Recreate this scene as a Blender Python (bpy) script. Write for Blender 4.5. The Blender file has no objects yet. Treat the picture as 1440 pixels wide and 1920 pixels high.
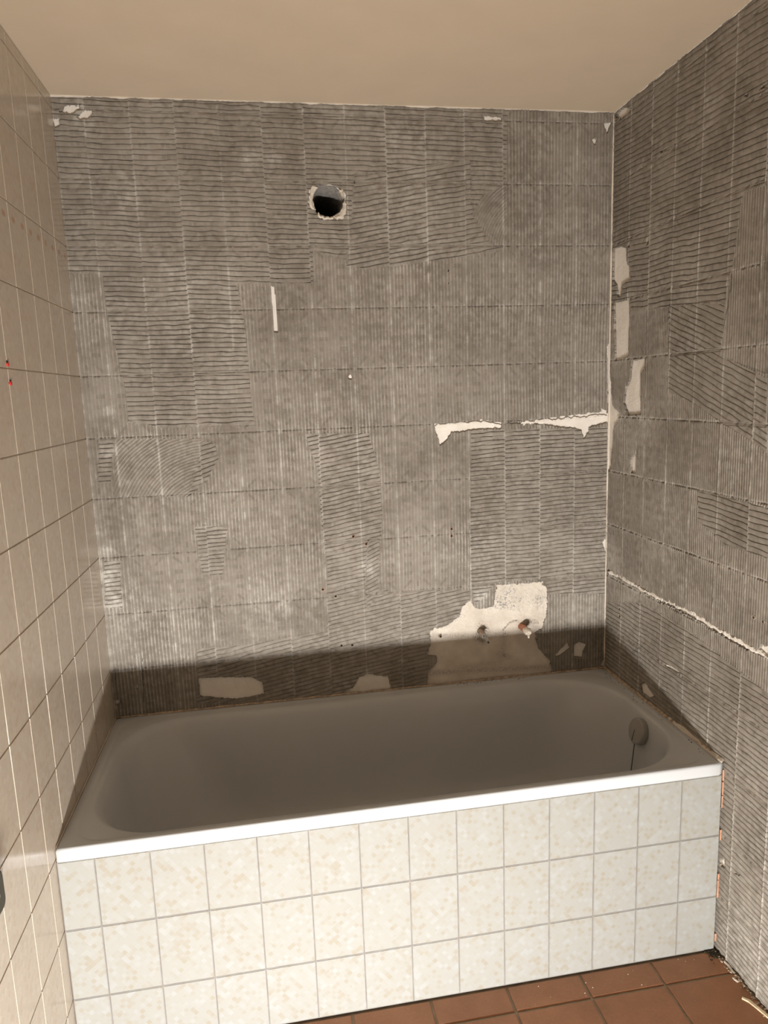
import bpy, bmesh, math, random
import numpy as np
from mathutils import Vector, Matrix

random.seed(7)
scn = bpy.context.scene
COL = scn.collection

# ---------------------------------------------------------------- measures (metres)
U = 0.4/3                    # tile width incl. joint
TH = 1.4972*U                # tile height incl. joint
L = 13.7233*U                # back wall length
W = 5.5995*U                 # depth of the bath
ZC = 19.5912*U               # ceiling
ZJ0 = 19.3167*U              # first tile joint below the ceiling
XA = 0.676*U                 # width of the cut tile at the left corner
ZA = ZJ0-11*TH               # joint between first and second apron row
ZT = 0.5713                  # under the bath lip
ZRIM = 0.607                 # top of the bath rim
YB = 0.944*U                 # first tile column on the right wall
ROOM_Y = -3.4                # walls run on behind the camera

# ---------------------------------------------------------------- camera
CP = np.array([4.3311, -18.3627, 12.6731])*U
yaw, pitch, roll, FPX = .1613, -.1664, -.0355, 1324.75
_c, _s = math.cos, math.sin
Fv = np.array([_s(yaw)*_c(pitch), _c(yaw)*_c(pitch), _s(pitch)])
R0 = np.array([_c(yaw), -_s(yaw), 0.0]); U0 = np.cross(R0, Fv)
Rv = _c(roll)*R0+_s(roll)*U0; Uv = -_s(roll)*R0+_c(roll)*U0
cam_d = bpy.data.cameras.new('camera'); cam = bpy.data.objects.new('camera', cam_d)
COL.objects.link(cam)
cam.matrix_world = Matrix(((Rv[0], Uv[0], -Fv[0], CP[0]), (Rv[1], Uv[1], -Fv[1], CP[1]),
                           (Rv[2], Uv[2], -Fv[2], CP[2]), (0, 0, 0, 1)))
cam_d.sensor_fit = 'HORIZONTAL'; cam_d.sensor_width = 36.0
cam_d.lens = FPX/1440*36.0; cam_d.clip_start = 0.05
scn.camera = cam

# ---------------------------------------------------------------- light
world = bpy.data.worlds.new('world'); scn.world = world; world.use_nodes = True
bg = world.node_tree.nodes['Background']
bg.inputs[0].default_value = (1.0, 0.90, 0.77, 1); bg.inputs[1].default_value = 0.05
la = bpy.data.lights.new('floor_floodlight', 'AREA'); la.shape = 'RECTANGLE'
la.spread = math.radians(150); la.size = 0.45; la.size_y = 0.11; la.energy = 89.0; la.color = (1.0, 0.985, 0.965)
lo = bpy.data.objects.new('floor_floodlight', la); COL.objects.link(lo)
lo.location = (0.62, -W-2.2, 0.068); lo.rotation_euler = (math.radians(91), 0, 0)
scn.view_settings.view_transform = 'Standard'; scn.view_settings.look = 'None'
scn.view_settings.gamma = 1.0; scn.view_settings.use_curve_mapping = False
scn.view_settings.exposure = 0.0

# ---------------------------------------------------------------- helpers
def ray(u, v): return Fv+Rv*(u-720)/FPX-Uv*(v-960)/FPX
def bw(u, v):                 # a photo pixel to (s, z) on the back wall plane
    d = ray(u, v); t = -CP[1]/d[1]; p = CP+t*d; return (p[0], p[2])
def rw(u, v):                 # ... on the right wall plane, s = distance from the corner
    d = ray(u, v); t = (L-CP[0])/d[0]; p = CP+t*d; return (-p[1], p[2])
def flr(u, v):
    d = ray(u, v); t = -CP[2]/d[2]; p = CP+t*d; return (p[0], p[1])
def B(*pts): return [bw(*p) for p in pts]
def Rr(*pts): return [rw(*p) for p in pts]

def vn(x, y, seed=0.0):
    x = np.asarray(x, float); y = np.asarray(y, float)
    x, y = np.broadcast_arrays(x, y)
    xi = np.floor(x); yi = np.floor(y); fx = x-xi; fy = y-yi
    fx = fx*fx*(3-2*fx); fy = fy*fy*(3-2*fy)
    def h(a, b):
        v = np.sin(a*127.1+b*311.7+seed*74.7)*43758.5453
        return v-np.floor(v)
    return (h(xi, yi)*(1-fx)+h(xi+1, yi)*fx)*(1-fy)+(h(xi, yi+1)*(1-fx)+h(xi+1, yi+1)*fx)*fy
def fbm(x, y, seed=0.0):
    return .55*vn(x, y, seed)+.3*vn(x*2.1, y*2.1, seed+3)+.15*vn(x*4.3, y*4.3, seed+7)

def pip(s, z, poly):
    ins = np.zeros(np.shape(s), bool); n = len(poly)
    for i in range(n):
        x1, y1 = poly[i]; x2, y2 = poly[(i+1) % n]
        if y1 == y2: continue
        c = ((y1 > z) != (y2 > z)) & (s < (x2-x1)*(z-y1)/(y2-y1)+x1)
        ins ^= c
    return ins

def link(name, me, mat=None, parent=None):
    o = bpy.data.objects.new(name, me); COL.objects.link(o)
    if mat is not None and me is not None and not me.materials: me.materials.append(mat)
    if parent is not None: o.parent = parent
    return o
def empty(name, loc=(0, 0, 0)):
    o = bpy.data.objects.new(name, None); COL.objects.link(o); o.location = loc; o.empty_display_size = .05
    return o
def tag(o, label, cat=None, group=None, kind=None):
    o['label'] = label
    if cat: o['category'] = cat
    if group: o['group'] = group
    if kind: o['kind'] = kind
    return o
def pymesh(name, verts, faces, smooth=False):
    me = bpy.data.meshes.new(name); me.from_pydata([tuple(map(float, v)) for v in verts], [], faces)
    if smooth: me.polygons.foreach_set('use_smooth', [True]*len(me.polygons))
    me.update(); return me
def boxmesh(name, lo_, hi_, bevel=0.0, seg=2):
    bm = bmesh.new(); bmesh.ops.create_cube(bm, size=1.0)
    for v in bm.verts:
        for i in range(3): v.co[i] = lo_[i]+(v.co[i]+.5)*(hi_[i]-lo_[i])
    if bevel: bmesh.ops.bevel(bm, geom=bm.edges[:], offset=bevel, segments=seg, affect='EDGES', profile=.5)
    me = bpy.data.meshes.new(name); bm.to_mesh(me); bm.free()
    return me
def joinmesh(name, parts, smooth=False):
    V = []; Fc = []
    for v, f in parts:
        o = len(V); V += list(v); Fc += [tuple(i+o for i in q) for q in f]
    return pymesh(name, V, Fc, smooth)
def tube(path, radii, n=12, cap=True):
    path = [Vector(p) for p in path]; V = []; Fc = []
    for i, p in enumerate(path):
        d = (path[min(i+1, len(path)-1)]-path[max(i-1, 0)]).normalized()
        a = d.orthogonal().normalized() if abs(d.z) < .9 else Vector((1, 0, 0)).cross(d).normalized()
        if i and len(path) > 2: a = (pa-d*pa.dot(d)).normalized()
        pa = a; b = d.cross(a)
        for k in range(n):
            t = 2*math.pi*k/n; V.append(p+(a*math.cos(t)+b*math.sin(t))*radii[i])
    for i in range(len(path)-1):
        for k in range(n):
            Fc.append((i*n+k, i*n+(k+1) % n, (i+1)*n+(k+1) % n, (i+1)*n+k))
    if cap:
        Fc.append(tuple(range(n-1, -1, -1))); Fc.append(tuple((len(path)-1)*n+k for k in range(n)))
    return V, Fc

# ---------------------------------------------------------------- node materials
class NT:
    def __init__(self, name):
        self.m = bpy.data.materials.new(name); self.m.use_nodes = True
        self.t = self.m.node_tree; self.b = self.t.nodes['Principled BSDF']
    def n(self, typ, **kw):
        nd = self.t.nodes.new(typ)
        for k, v in kw.items(): setattr(nd, k, v)
        return nd
    def l(self, a, b): self.t.links.new(a, b)
    def val(self, sock, x):
        if isinstance(x, (int, float)): sock.default_value = x
        elif isinstance(x, tuple): sock.default_value = x if len(x) == 4 or sock.type == 'VECTOR' else x+(1,)
        else: self.l(x, sock)
    def math(self, op, a, b=0.0, c=None):
        nd = self.n('ShaderNodeMath', operation=op)
        self.val(nd.inputs[0], a); self.val(nd.inputs[1], b)
        if c is not None: self.val(nd.inputs[2], c)
        return nd.outputs[0]
    def mix(self, f, a, b, mode='MIX'):
        nd = self.n('ShaderNodeMix', data_type='RGBA', blend_type=mode)
        self.val(nd.inputs[0], f); self.val(nd.inputs[6], a); self.val(nd.inputs[7], b)
        return nd.outputs[2]
    def noise(self, vec, scale, detail=4.0, rough=.55):
        nd = self.n('ShaderNodeTexNoise'); self.l(vec, nd.inputs['Vector'])
        nd.inputs['Scale'].default_value = scale; nd.inputs['Detail'].default_value = detail
        nd.inputs['Roughness'].default_value = rough
        return nd.outputs[0]
    def ramp(self, f, lo_, hi_):
        nd = self.n('ShaderNodeMapRange', clamp=True); self.val(nd.inputs[0], f)
        nd.inputs[1].default_value = lo_; nd.inputs[2].default_value = hi_
        return nd.outputs[0]
    def bump(self, h, strength=.3, dist=.001, nrm=None):
        nd = self.n('ShaderNodeBump'); nd.inputs['Strength'].default_value = strength
        nd.inputs['Distance'].default_value = dist; self.l(h, nd.inputs['Height'])
        if nrm is not None: self.l(nrm, nd.inputs['Normal'])
        return nd.outputs[0]
    def done(self, color=None, rough=.6, normal=None, spec=.4, metal=0.0, coat=0.0):
        if color is not None: self.val(self.b.inputs['Base Color'], color)
        self.val(self.b.inputs['Roughness'], rough); self.b.inputs['Metallic'].default_value = metal
        self.b.inputs['Specular IOR Level'].default_value = spec
        if coat: self.b.inputs['Coat Weight'].default_value = coat; self.b.inputs['Coat Roughness'].default_value = .05
        if normal is not None: self.l(normal, self.b.inputs['Normal'])
        return self.m
def geo(k): return k.n('ShaderNodeNewGeometry').outputs['Position']

def simple(name, col, rough=.6, var=.15, scale=30.0, bump=.2, bdist=.001, spec=.35, metal=0.0):
    k = NT(name); p = geo(k); nz = k.noise(p, scale)
    c = k.mix(k.ramp(nz, .3, .7), tuple(x*(1-var) for x in col), tuple(min(1, x*(1+var)) for x in col))
    nm = k.bump(k.noise(p, scale*5, 3), bump, bdist) if bump else None
    return k.done(c, rough, nm, spec, metal)

def mat_adhesive():
    k = NT('tile_adhesive'); p = geo(k)
    n1 = k.noise(p, 5.0, 5); n2 = k.noise(p, 45.0, 4); n3 = k.noise(p, 400.0, 2)
    c = k.mix(k.ramp(n1, .36, .64), (.172, .145, .115), (.258, .224, .184))
    c = k.mix(k.math('MULTIPLY', k.ramp(n2, .45, .75), .45), c, (.325, .29, .245))
    # imprints of the ribs on the tile backs: six double pads and four corner slashes
    uv = k.n('ShaderNodeUVMap').outputs[0]; sp = k.n('ShaderNodeSeparateXYZ'); k.l(uv, sp.inputs[0])
    au = k.math('ABSOLUTE', k.math('SUBTRACT', sp.outputs[0], .5)); av = k.math('ABSOLUTE', k.math('SUBTRACT', sp.outputs[1], .5))
    du = k.math('ABSOLUTE', k.math('SUBTRACT', au, .255))
    fr = k.math('ABSOLUTE', k.math('SUBTRACT', k.math('FRACT', k.math('DIVIDE', k.math('SUBTRACT', sp.outputs[1], .245), .17)), .5))
    pad = k.math('MULTIPLY', k.math('LESS_THAN', du, .10), k.math('GREATER_THAN', du, .012))
    pad = k.math('MULTIPLY', pad, k.math('MULTIPLY', k.math('LESS_THAN', fr, .2), k.math('LESS_THAN', av, .25)))
    a1 = k.math('SUBTRACT', au, .27); a2 = k.math('SUBTRACT', k.math('MULTIPLY', av, 1.5), .56)
    sl = k.math('MULTIPLY', k.math('LESS_THAN', k.math('ABSOLUTE', k.math('SUBTRACT', a1, a2)), .05),
                k.math('LESS_THAN', k.math('ABSOLUTE', k.math('ADD', a1, a2)), .2))
    bar = k.math('MULTIPLY', k.math('LESS_THAN', au, .03), k.math('LESS_THAN', k.math('ABSOLUTE', k.math('SUBTRACT', av, .37)), .05))
    im = k.math('MAXIMUM', k.math('MAXIMUM', pad, sl), bar)
    im = k.math('MULTIPLY', im, k.ramp(k.noise(p, 9.0, 3), .30, .50))
    c = k.mix(k.math('MULTIPLY', im, .36), c, (.115, .090, .065))  # smoothed adhesive tone, with the shade of the recesses painted in
    at = k.n('ShaderNodeAttribute', attribute_name='dust').outputs['Fac']
    d = k.math('MULTIPLY', at, k.ramp(k.math('ADD', k.math('MULTIPLY', n2, .6), k.math('MULTIPLY', n3, .4)), .34, .62))
    c = k.mix(k.math('MINIMUM', d, .9), c, (.56, .525, .465))
    nm = k.bump(im, -1.0, .0030)
    nm = k.bump(k.math('ADD', k.math('MULTIPLY', n2, .7), k.math('MULTIPLY', n3, .25)), .45, .0016, nm)
    return k.done(c, .78, nm, .25)

def mat_plaster(name, c0, c1, rough_amt=.5):
    k = NT(name); p = geo(k); n1 = k.noise(p, 14, 5); n2 = k.noise(p, 160, 4, .7)
    at = k.n('ShaderNodeAttribute', attribute_name='dirt_cracks').outputs['Fac']
    c = k.mix(k.ramp(n1, .35, .7), c0, c1)
    c = k.mix(k.math('MULTIPLY', at, k.ramp(k.math('ADD', k.math('MULTIPLY', n1, .3), k.math('MULTIPLY', n2, .7)), .4, .6)), c, (.13, .09, .06))
    at2 = k.n('ShaderNodeAttribute', attribute_name='grit').outputs['Fac']
    c = k.mix(k.math('MULTIPLY', at2, k.ramp(n2, .5, .58)), c, (.26, .25, .24))
    return k.done(c, .85, k.bump(k.math('ADD', n2, k.math('MULTIPLY', k.noise(p, 55, 3), 1.2)), rough_amt, .003), .2)

def mat_tile(name, base, warm, pale, strength, decor=False, rough=.13):
    k = NT(name)
    uv = k.n('ShaderNodeUVMap').outputs[0]; oi = k.n('ShaderNodeObjectInfo').outputs['Random']
    mp = k.n('ShaderNodeMapping', vector_type='POINT'); k.l(uv, mp.inputs[0])
    mp.inputs['Rotation'].default_value = (0, 0, math.radians(-38))
    off = k.n('ShaderNodeVectorMath', operation='ADD'); k.l(mp.outputs[0], off.inputs[0])
    cb = k.n('ShaderNodeCombineXYZ'); k.l(k.math('FLOOR', k.math('MULTIPLY', oi, 37.0)), cb.inputs[0]); k.l(k.math('FLOOR', k.math('MULTIPLY', oi, 91.0)), cb.inputs[1])
    k.l(cb.outputs[0], off.inputs[1])
    def vor(sc, sk):
        m2 = k.n('ShaderNodeMapping'); k.l(off.outputs[0], m2.inputs[0]); m2.inputs['Scale'].default_value = (sc, sk, 1)
        v = k.n('ShaderNodeTexVoronoi', voronoi_dimensions='2D', distance='CHEBYCHEV'); v.inputs['Scale'].default_value = 1.0
        v.inputs['Randomness'].default_value = 0.0; k.l(m2.outputs[0], v.inputs['Vector'])
        s = k.n('ShaderNodeSeparateColor'); k.l(v.outputs['Color'], s.inputs[0])
        return s.outputs[0], s.outputs[1], v.outputs['Distance']
    r1, g1, d1 = vor(11.6, 11.0)
    big = k.noise(off.outputs[0], 2.6, 2)
    c = k.mix(k.math('MULTIPLY', k.math('MULTIPLY', k.ramp(r1, .55, .9), k.ramp(big, .34, .56)), strength), base, warm)
    c = k.mix(k.math('MULTIPLY', k.math('MULTIPLY', k.ramp(g1, .6, .9), k.ramp(big, .65, .4)), strength), c, pale)
    ln = k.math('MULTIPLY', k.ramp(d1, .455, .49), k.math('MULTIPLY', k.ramp(big, .36, .6), strength*.5))
    c = k.mix(ln, c, pale)
    if decor:
        sp = k.n('ShaderNodeSeparateXYZ'); k.l(uv, sp.inputs[0])
        fu = k.math('ABSOLUTE', k.math('SUBTRACT', k.math('FRACT', k.math('MULTIPLY', sp.outputs[0], 2.0)), .5))
        e = k.math('ADD', k.math('POWER', k.math('DIVIDE', fu, .22), 2.0), k.math('POWER', k.math('DIVIDE', k.math('SUBTRACT', sp.outputs[1], 1.22), .075), 2.0))
        c = k.mix(k.math('MULTIPLY', k.ramp(e, 1.0, .2), .75), c, (.42, .22, .12))
    return k.done(c, rough, None, .5)

M_ADH = mat_adhesive()
M_PLA = mat_plaster('wall_plaster', (.76, .69, .60), (.86, .80, .72))
M_PLB = mat_plaster('broken_plaster', (.60, .52, .43), (.74, .665, .57), .8)
M_APR = mat_tile('cream_tile', (.305, .300, .273), (.288, .265, .218), (.325, .328, .314), 1.0)
M_LFT = mat_tile('beige_wall_tile', (.53, .45, .36), (.46, .36, .265), (.60, .53, .445), .45, rough=.16)
M_DEC = mat_tile('beige_decor_tile', (.53, .45, .36), (.46, .36, .265), (.60, .53, .445), .45, True, .16)
M_ADH2 = simple('adhesive_crumb', (.42, .35, .27), .85, .2, 60, .3)
M_GRL = simple('pale_grout', (.62, .54, .44), .85, .1)
M_GRA = simple('grey_grout', (.19, .172, .155), .85, .15)
M_GRF = simple('brown_grout', (.32, .25, .17), .9, .2)
M_BRK = simple('orange_brick', (.44, .235, .145), .85, .2, 60, .5)
M_CEI = simple('ceiling_paint', (.60, .49, .362), .8, .03, 6, .08)
M_COP = simple('copper_pipe', (.50, .20, .11), .45, .3, 60, .3, metal=.4)
M_LIM = simple('limescaled_pipe', (.33, .24, .18), .6, .35, 150, .6)
M_MET = simple('dull_metal', (.32, .29, .26), .35, .2, 200, .3, metal=.8)
M_TAPE = simple('crumpled_tape', (.55, .47, .38), .35, .3, 200, .5)
M_RED = simple('red_plastic', (.60, .035, .03), .4, .1)
M_DRK = simple('hole_shade', (.02, .015, .012), .95, .1)  # near-black colour that paints the shade inside holes and openings
M_BRN = simple('dark_brown_metal', (.035, .028, .012), .45, .2, 20, .1)
M_SIL = simple('old_sealant', (.44, .33, .235), .6, .45, 70, .5, .002)
M_WOOD = simple('pale_wood', (.66, .52, .34), .75, .18, 120, .4)
M_GRV = simple('grey_knob', (.33, .31, .28), .42, .05, 40, .05)
M_CHN = simple('dark_chain', (.07, .065, .06), .35, .2, metal=.7)
M_DUCT = simple('mortar_duct', (.36, .33, .295), .95, .3, 90, 1.0, .003)

def mat_enamel():
    k = NT('white_enamel'); p = geo(k); n = k.noise(p, 3, 3)
    c = k.mix(k.ramp(n, .35, .65), (.515, .522, .518), (.54, .546, .544))
    return k.done(c, .25, None, .34, 0, 0)
M_ENA = mat_enamel()
def mat_terracotta():
    k = NT('terracotta_tile'); p = geo(k); oi = k.n('ShaderNodeObjectInfo').outputs['Random']
    n = k.noise(p, 9, 6, .65); f = k.noise(p, 120, 3)
    c = k.mix(k.ramp(n, .3, .72), (.28, .122, .056), (.40, .185, .09))
    c = k.mix(k.math('MULTIPLY', k.ramp(f, .5, .8), .25), c, (.52, .30, .18))
    c = k.mix(k.math('MULTIPLY', oi, .25), c, (.30, .14, .07))
    return k.done(c, k.math('MULTIPLY_ADD', n, .3, .22), k.bump(f, .12, .001), .4)
M_TER = mat_terracotta()

# ---------------------------------------------------------------- the room shell
def slab(name, boxes, mat):
    parts = []
    for lo_, hi_ in boxes:
        x0, y0, z0 = lo_; x1, y1, z1 = hi_
        v = [(x0, y0, z0), (x1, y0, z0), (x1, y1, z0), (x0, y1, z0), (x0, y0, z1), (x1, y0, z1), (x1, y1, z1), (x0, y1, z1)]
        parts.append((v, [(0, 3, 2, 1), (4, 5, 6, 7), (0, 1, 5, 4), (1, 2, 6, 5), (2, 3, 7, 6), (3, 0, 4, 7)]))
    return link(name, joinmesh(name, parts), mat)
HX, HZ, HR = 0.826, 2.318, 0.051                     # the vent hole
floor = tag(slab('floor', [((-.15, ROOM_Y, -.12), (L+.15, .15, -.004))], M_GRF), 'terracotta tiled floor in front of the bath', None, None, 'structure')
ceiling = tag(slab('ceiling', [((-.15, ROOM_Y, ZC), (L+.15, .15, ZC+.12))], M_CEI), 'smooth cream painted ceiling', None, None, 'structure')
wall_left = tag(slab('wall_left', [((-.15, ROOM_Y, 0), (-.0022, 0, ZC))], M_GRL), 'left wall still covered in beige tiles', None, None, 'structure')
wall_right = tag(slab('wall_right', [((L+.0006, ROOM_Y, 0), (L+.15, .15, ZC))], M_PLA), 'right wall stripped to combed grey tile adhesive', None, None, 'structure')
q = .11
wall_back = slab('wall_back', [((-.15, .0006, 0), (HX-q, .15, ZC)), ((HX+q, .0006, 0), (L+.0006, .15, ZC)),
                               ((HX-q, .0006, 0), (HX+q, .15, HZ-q)), ((HX-q, .0006, HZ+q), (HX+q, .15, ZC))], M_PLA)
tag(wall_back, 'back wall above the bath stripped to combed grey tile adhesive', None, None, 'structure')
# plate with the round hole and the duct behind it
n = 48; V = []; Fc = []
for i in range(n):
    a = 2*math.pi*i/n; r = HR*(1+.06*math.sin(3*a+1)+.03*math.sin(7*a))
    m = max(abs(math.cos(a)), abs(math.sin(a)))
    V += [(HX+math.cos(a)/m*q, .0006, HZ+math.sin(a)/m*q), (HX+math.cos(a)*r*1.02, .0006, HZ+math.sin(a)*r*1.02)]
for i in range(n): j = (i+1) % n; Fc.append((2*i, 2*i+1, 2*j+1, 2*j))
link('hole_surround', pymesh('hole_surround', V, Fc), M_PLA, wall_back)
V = []; Fc = []; depth = [.0, .02, .04, .06, .09, .14, .22, .36]
for k, d in enumerate(depth):
    for i in range(n):
        a = 2*math.pi*i/n; r = HR*(1+.06*math.sin(3*a+1)+.03*math.sin(7*a))*(1-.03*min(k, 2))+random.uniform(-.0012, .0012)
        V.append((HX+math.cos(a)*r, d, HZ+math.sin(a)*r+.0*d))
for k in range(len(depth)-1):
    for i in range(n): j = (i+1) % n; Fc.append((k*n+i, (k+1)*n+i, (k+1)*n+j, k*n+j))
Fc.append(tuple((len(depth)-1)*n+i for i in range(n)))
link('vent_duct', pymesh('vent_duct', V, Fc), M_DUCT, wall_back)
def plaster_rim(a0, a1, rin, rout, name='plaster_rim'):
    m = max(8, int((a1-a0)/.035)); V = []; Fc = []
    for i in range(m+1):
        a = a0+(a1-a0)*i/m; t = min(1, min(i, m-i)/4.0)
        ri = rin+.004*(float(vn(a*9, a0, 98))-.5); ro = ri+.001+(rout-rin)*t*(.35+1.1*float(fbm(a*5, a0+4, 99)))
        prof = [(ri, .012), (ri, -.0045), ((ri+ro)/2, -.0085-.002*float(vn(a*12, 2, 90))), (ro, -.0075), (ro+.001, .004)]
        for r, y in prof: V.append((HX+math.cos(a)*r, y, HZ+math.sin(a)*r))
    for i in range(m):
        for c in range(4): Fc.append((i*5+c, i*5+c+1, (i+1)*5+c+1, (i+1)*5+c))
    link(name, pymesh(name, V, Fc), M_PLB, wall_back)
plaster_rim(2.25, 3.75, .050, .063); plaster_rim(3.95, 5.05, .050, .061); plaster_rim(5.0, 6.25, .051, .067); plaster_rim(.1, .75, .050, .057)

# ---------------------------------------------------------------- combed adhesive
# regions: (polygon, kind, slope or arc centre, pitch) - first hit wins; default is vertical combing
BACK_REG = [
    (B((884, 405), (905, 365), (948, 345), (948, 462), (925, 462)), 'A', bw(1010, 470), .0092),
    (B((665, 330), (880, 300), (885, 405), (948, 470), (700, 505), (650, 500)), 'H', .16, .0158),
    (B((60, 150), (952, 150), (948, 345), (905, 365), (884, 405), (930, 465), (690, 470), (690, 500), (587, 470), (587, 531), (443, 531), (457, 597), (474, 770), (480, 798), (300, 800), (240, 790), (238, 747), (217, 647), (200, 580), (193, 512), (60, 512)), 'H', -.02, .0152),
    (B((186, 822), (214, 822), (208, 905), (184, 905)), 'H', .0, .0150),
    (B((217, 822), (380, 822), (372, 870), (352, 930), (215, 932)), 'A', bw(400, 990), .0098),
    (B((362, 822), (402, 830), (410, 860), (385, 905), (352, 932)), 'H', .28, .0150),
    (B((364, 985), (427, 985), (418, 1075), (380, 1080)), 'H', 0.02, .0140),
    (B((196, 1050), (226, 1050), (230, 1138), (198, 1138)), 'H', 0.0, .0150),
    (B((690, 1010), (712, 1010), (710, 1105), (690, 1140), (684, 1100)), 'H', .45, .0150),
    (B((572, 812), (690, 812), (711, 880), (716, 960), (710, 1105), (880, 1105), (880, 1180), (800, 1225), (810, 1290), (370, 1320), (370, 1215), (480, 1205), (613, 1180), (613, 1060), (600, 960), (595, 880)), 'H', .17, .0150),
    (B((882, 806), (1142, 800), (1142, 1112), (1026, 1112), (1020, 1085), (930, 1090), (890, 1135), (880, 1090)), 'H', .04, .0150),
]
RIGHT_REG = [
    (Rr((1397, 362), (1442, 345), (1442, 700), (1355, 668), (1357, 640), (1374, 545), (1380, 480)), 'V', 0, .0105),
    (Rr((1257, 573), (1364, 567), (1356, 668), (1442, 707), (1442, 850), (1423, 832), (1360, 795), (1307, 757), (1257, 733)), 'H', -.37, .0172),
    (Rr((1100, 260), (1142, 200), (1500, -60), (1442, 345), (1397, 362), (1380, 480), (1364, 567), (1257, 574), (1187, 584), (1130, 590)), 'H', -.05, .0165),
    (Rr((1312, 915), (1445, 952), (1445, 1046), (1365, 1021), (1312, 975)), 'H', -.06, .0160),
    (Rr((1130, 1130), (1208, 1128), (1300, 1185), (1445, 1300), (1445, 1960), (1100, 1960)), 'H', -.02, .0160),
]
# where the adhesive has come off the plaster: polygon, edge raggedness
BACK_GONE = [
    (B((813, 795), (905, 787), (940, 793), (938, 803), (900, 805), (845, 812), (832, 832), (824, 836), (818, 815)), .004),
    (B((942, 794), (1045, 782), (1090, 776), (1127, 772), (1125, 764), (1137, 770), (1140, 792), (1105, 800), (1104, 808), (1094, 824), (1089, 806), (1070, 803), (1040, 800), (1010, 794)), .004),
    (B((508, 537), (515, 537), (521, 623), (514, 624)), .0012),
    (B((651, 705), (658, 702), (660, 712), (655, 712)), .002), (B((902, 218), (940, 221), (941, 228), (908, 228)), .003),
    (B((112, 210), (125, 198), (150, 196), (152, 205), (140, 214), (118, 214)), .006),
    (B((145, 220), (158, 207), (178, 210), (170, 222), (152, 226)), .005), (B((100, 222), (112, 224), (112, 240), (103, 243)), .003),
    (B((1130, 232), (1147, 228), (1143, 238), (1136, 252)), .003), (B((1107, 262), (1116, 260), (1117, 274), (1112, 272)), .003),
    (B((1136, 650), (1142, 640), (1145, 700), (1144, 880), (1138, 885), (1138, 720)), .002),
    (B((1127, 1015), (1140, 1004), (1147, 1010), (1147, 1130), (1137, 1130), (1137, 1050)), .003),
    (B((930, 1096), (955, 1094), (983, 1093), (1015, 1090), (1025, 1105), (1024, 1150), (1016, 1178), (1003, 1186), (1008, 1212), (1028, 1233), (1033, 1246), (1036, 1300), (798, 1310), (802, 1258), (816, 1244), (818, 1232), (800, 1226), (805, 1210), (806, 1180), (835, 1172), (860, 1155), (866, 1135), (880, 1125), (892, 1140), (925, 1137)), .0048),
    (B((372, 1270), (430, 1268), (472, 1268), (492, 1278), (496, 1300), (440, 1310), (375, 1304)), .003),
    (B((660, 1290), (672, 1270), (690, 1262), (728, 1268), (735, 1300), (600, 1310)), .003),
    (B((1040, 1226), (1062, 1203), (1068, 1214), (1052, 1226), (1042, 1232)), .0015), (B((1075, 1208), (1085, 1202), (1100, 1207), (1092, 1222), (1090, 1231), (1074, 1230)), .0015),
    (B((216, 1312), (226, 1308), (228, 1316), (218, 1322)), .002), (B((255, 1283), (260, 1282), (260, 1290), (256, 1291)), .0008),
    (B((266, 1222), (267.8, 1222), (271, 1314), (269.4, 1314)), .0), (B((217, 1250), (218.5, 1250), (218.5, 1274), (217, 1274)), .0005),
    (B((1128, 1236), (1140, 1225), (1140, 1250), (1124, 1248)), .003),
]
RIGHT_GONE = [
    (Rr((1153, 466), (1167, 462), (1178, 464), (1179, 492), (1184, 500), (1184, 525), (1170, 533), (1167, 557), (1161, 557), (1158, 534), (1152, 526)), .002),
    (Rr((1154, 568), (1184, 561), (1184, 600), (1182, 668), (1156, 678)), .0025),
    (Rr((1187, 676), (1214, 671), (1213, 686), (1205, 702), (1205, 776), (1181, 779), (1172, 755), (1175, 730), (1183, 715)), .003),
    (Rr((1186, 858), (1197, 850), (1196, 887), (1186, 887)), .0015), (Rr((1195, 845), (1198, 843), (1198, 855), (1194, 858)), .001),
    (Rr((1216, 447), (1221, 444), (1223, 450), (1219, 459), (1215, 460)), .001), (Rr((1181, 456), (1187, 452), (1185, 464), (1180, 466)), .001),
    (Rr((1143, 640), (1152, 760), (1165, 775), (1163, 790), (1155, 800), (1148, 880), (1142, 885)), .004),
    (Rr((1156, 218), (1172, 201), (1191, 200), (1180, 212), (1165, 226)), .005),
    (Rr((1399, 181), (1406, 174), (1408, 181)), .002), (Rr((1428, 168), (1438, 157), (1445, 156), (1445, 164)), .002),
    (Rr((1240, 284), (1268, 270), (1270, 275), (1243, 288)), .002),
    (Rr((1142, 1060), (1152, 1072), (1156, 1080), (1200, 1095), (1250, 1128), (1300, 1149), (1320, 1160), (1345, 1175), (1370, 1186), (1400, 1204), (1425, 1218), (1430, 1210), (1448, 1212), (1448, 1234), (1415, 1222), (1370, 1199), (1340, 1179), (1290, 1152), (1240, 1127), (1205, 1106), (1170, 1086), (1142, 1075)), .0055),
    (Rr((1250, 1244), (1278, 1258), (1277, 1263), (1250, 1248)), .0008), (Rr((1162, 1139), (1166, 1139), (1167, 1143), (1163, 1143)), .0015), (Rr((1162, 1152), (1167, 1152), (1167, 1157), (1163, 1157)), .0015),
    (Rr((1203, 1283), (1212, 1278), (1230, 1305), (1222, 1308), (1206, 1300)), .002),
    (Rr((1355, 1609), (1365, 1612), (1362, 1630), (1356, 1626)), .004), (Rr((1380, 1634), (1391, 1640), (1389, 1642), (1380, 1637)), .001),
]
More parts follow.
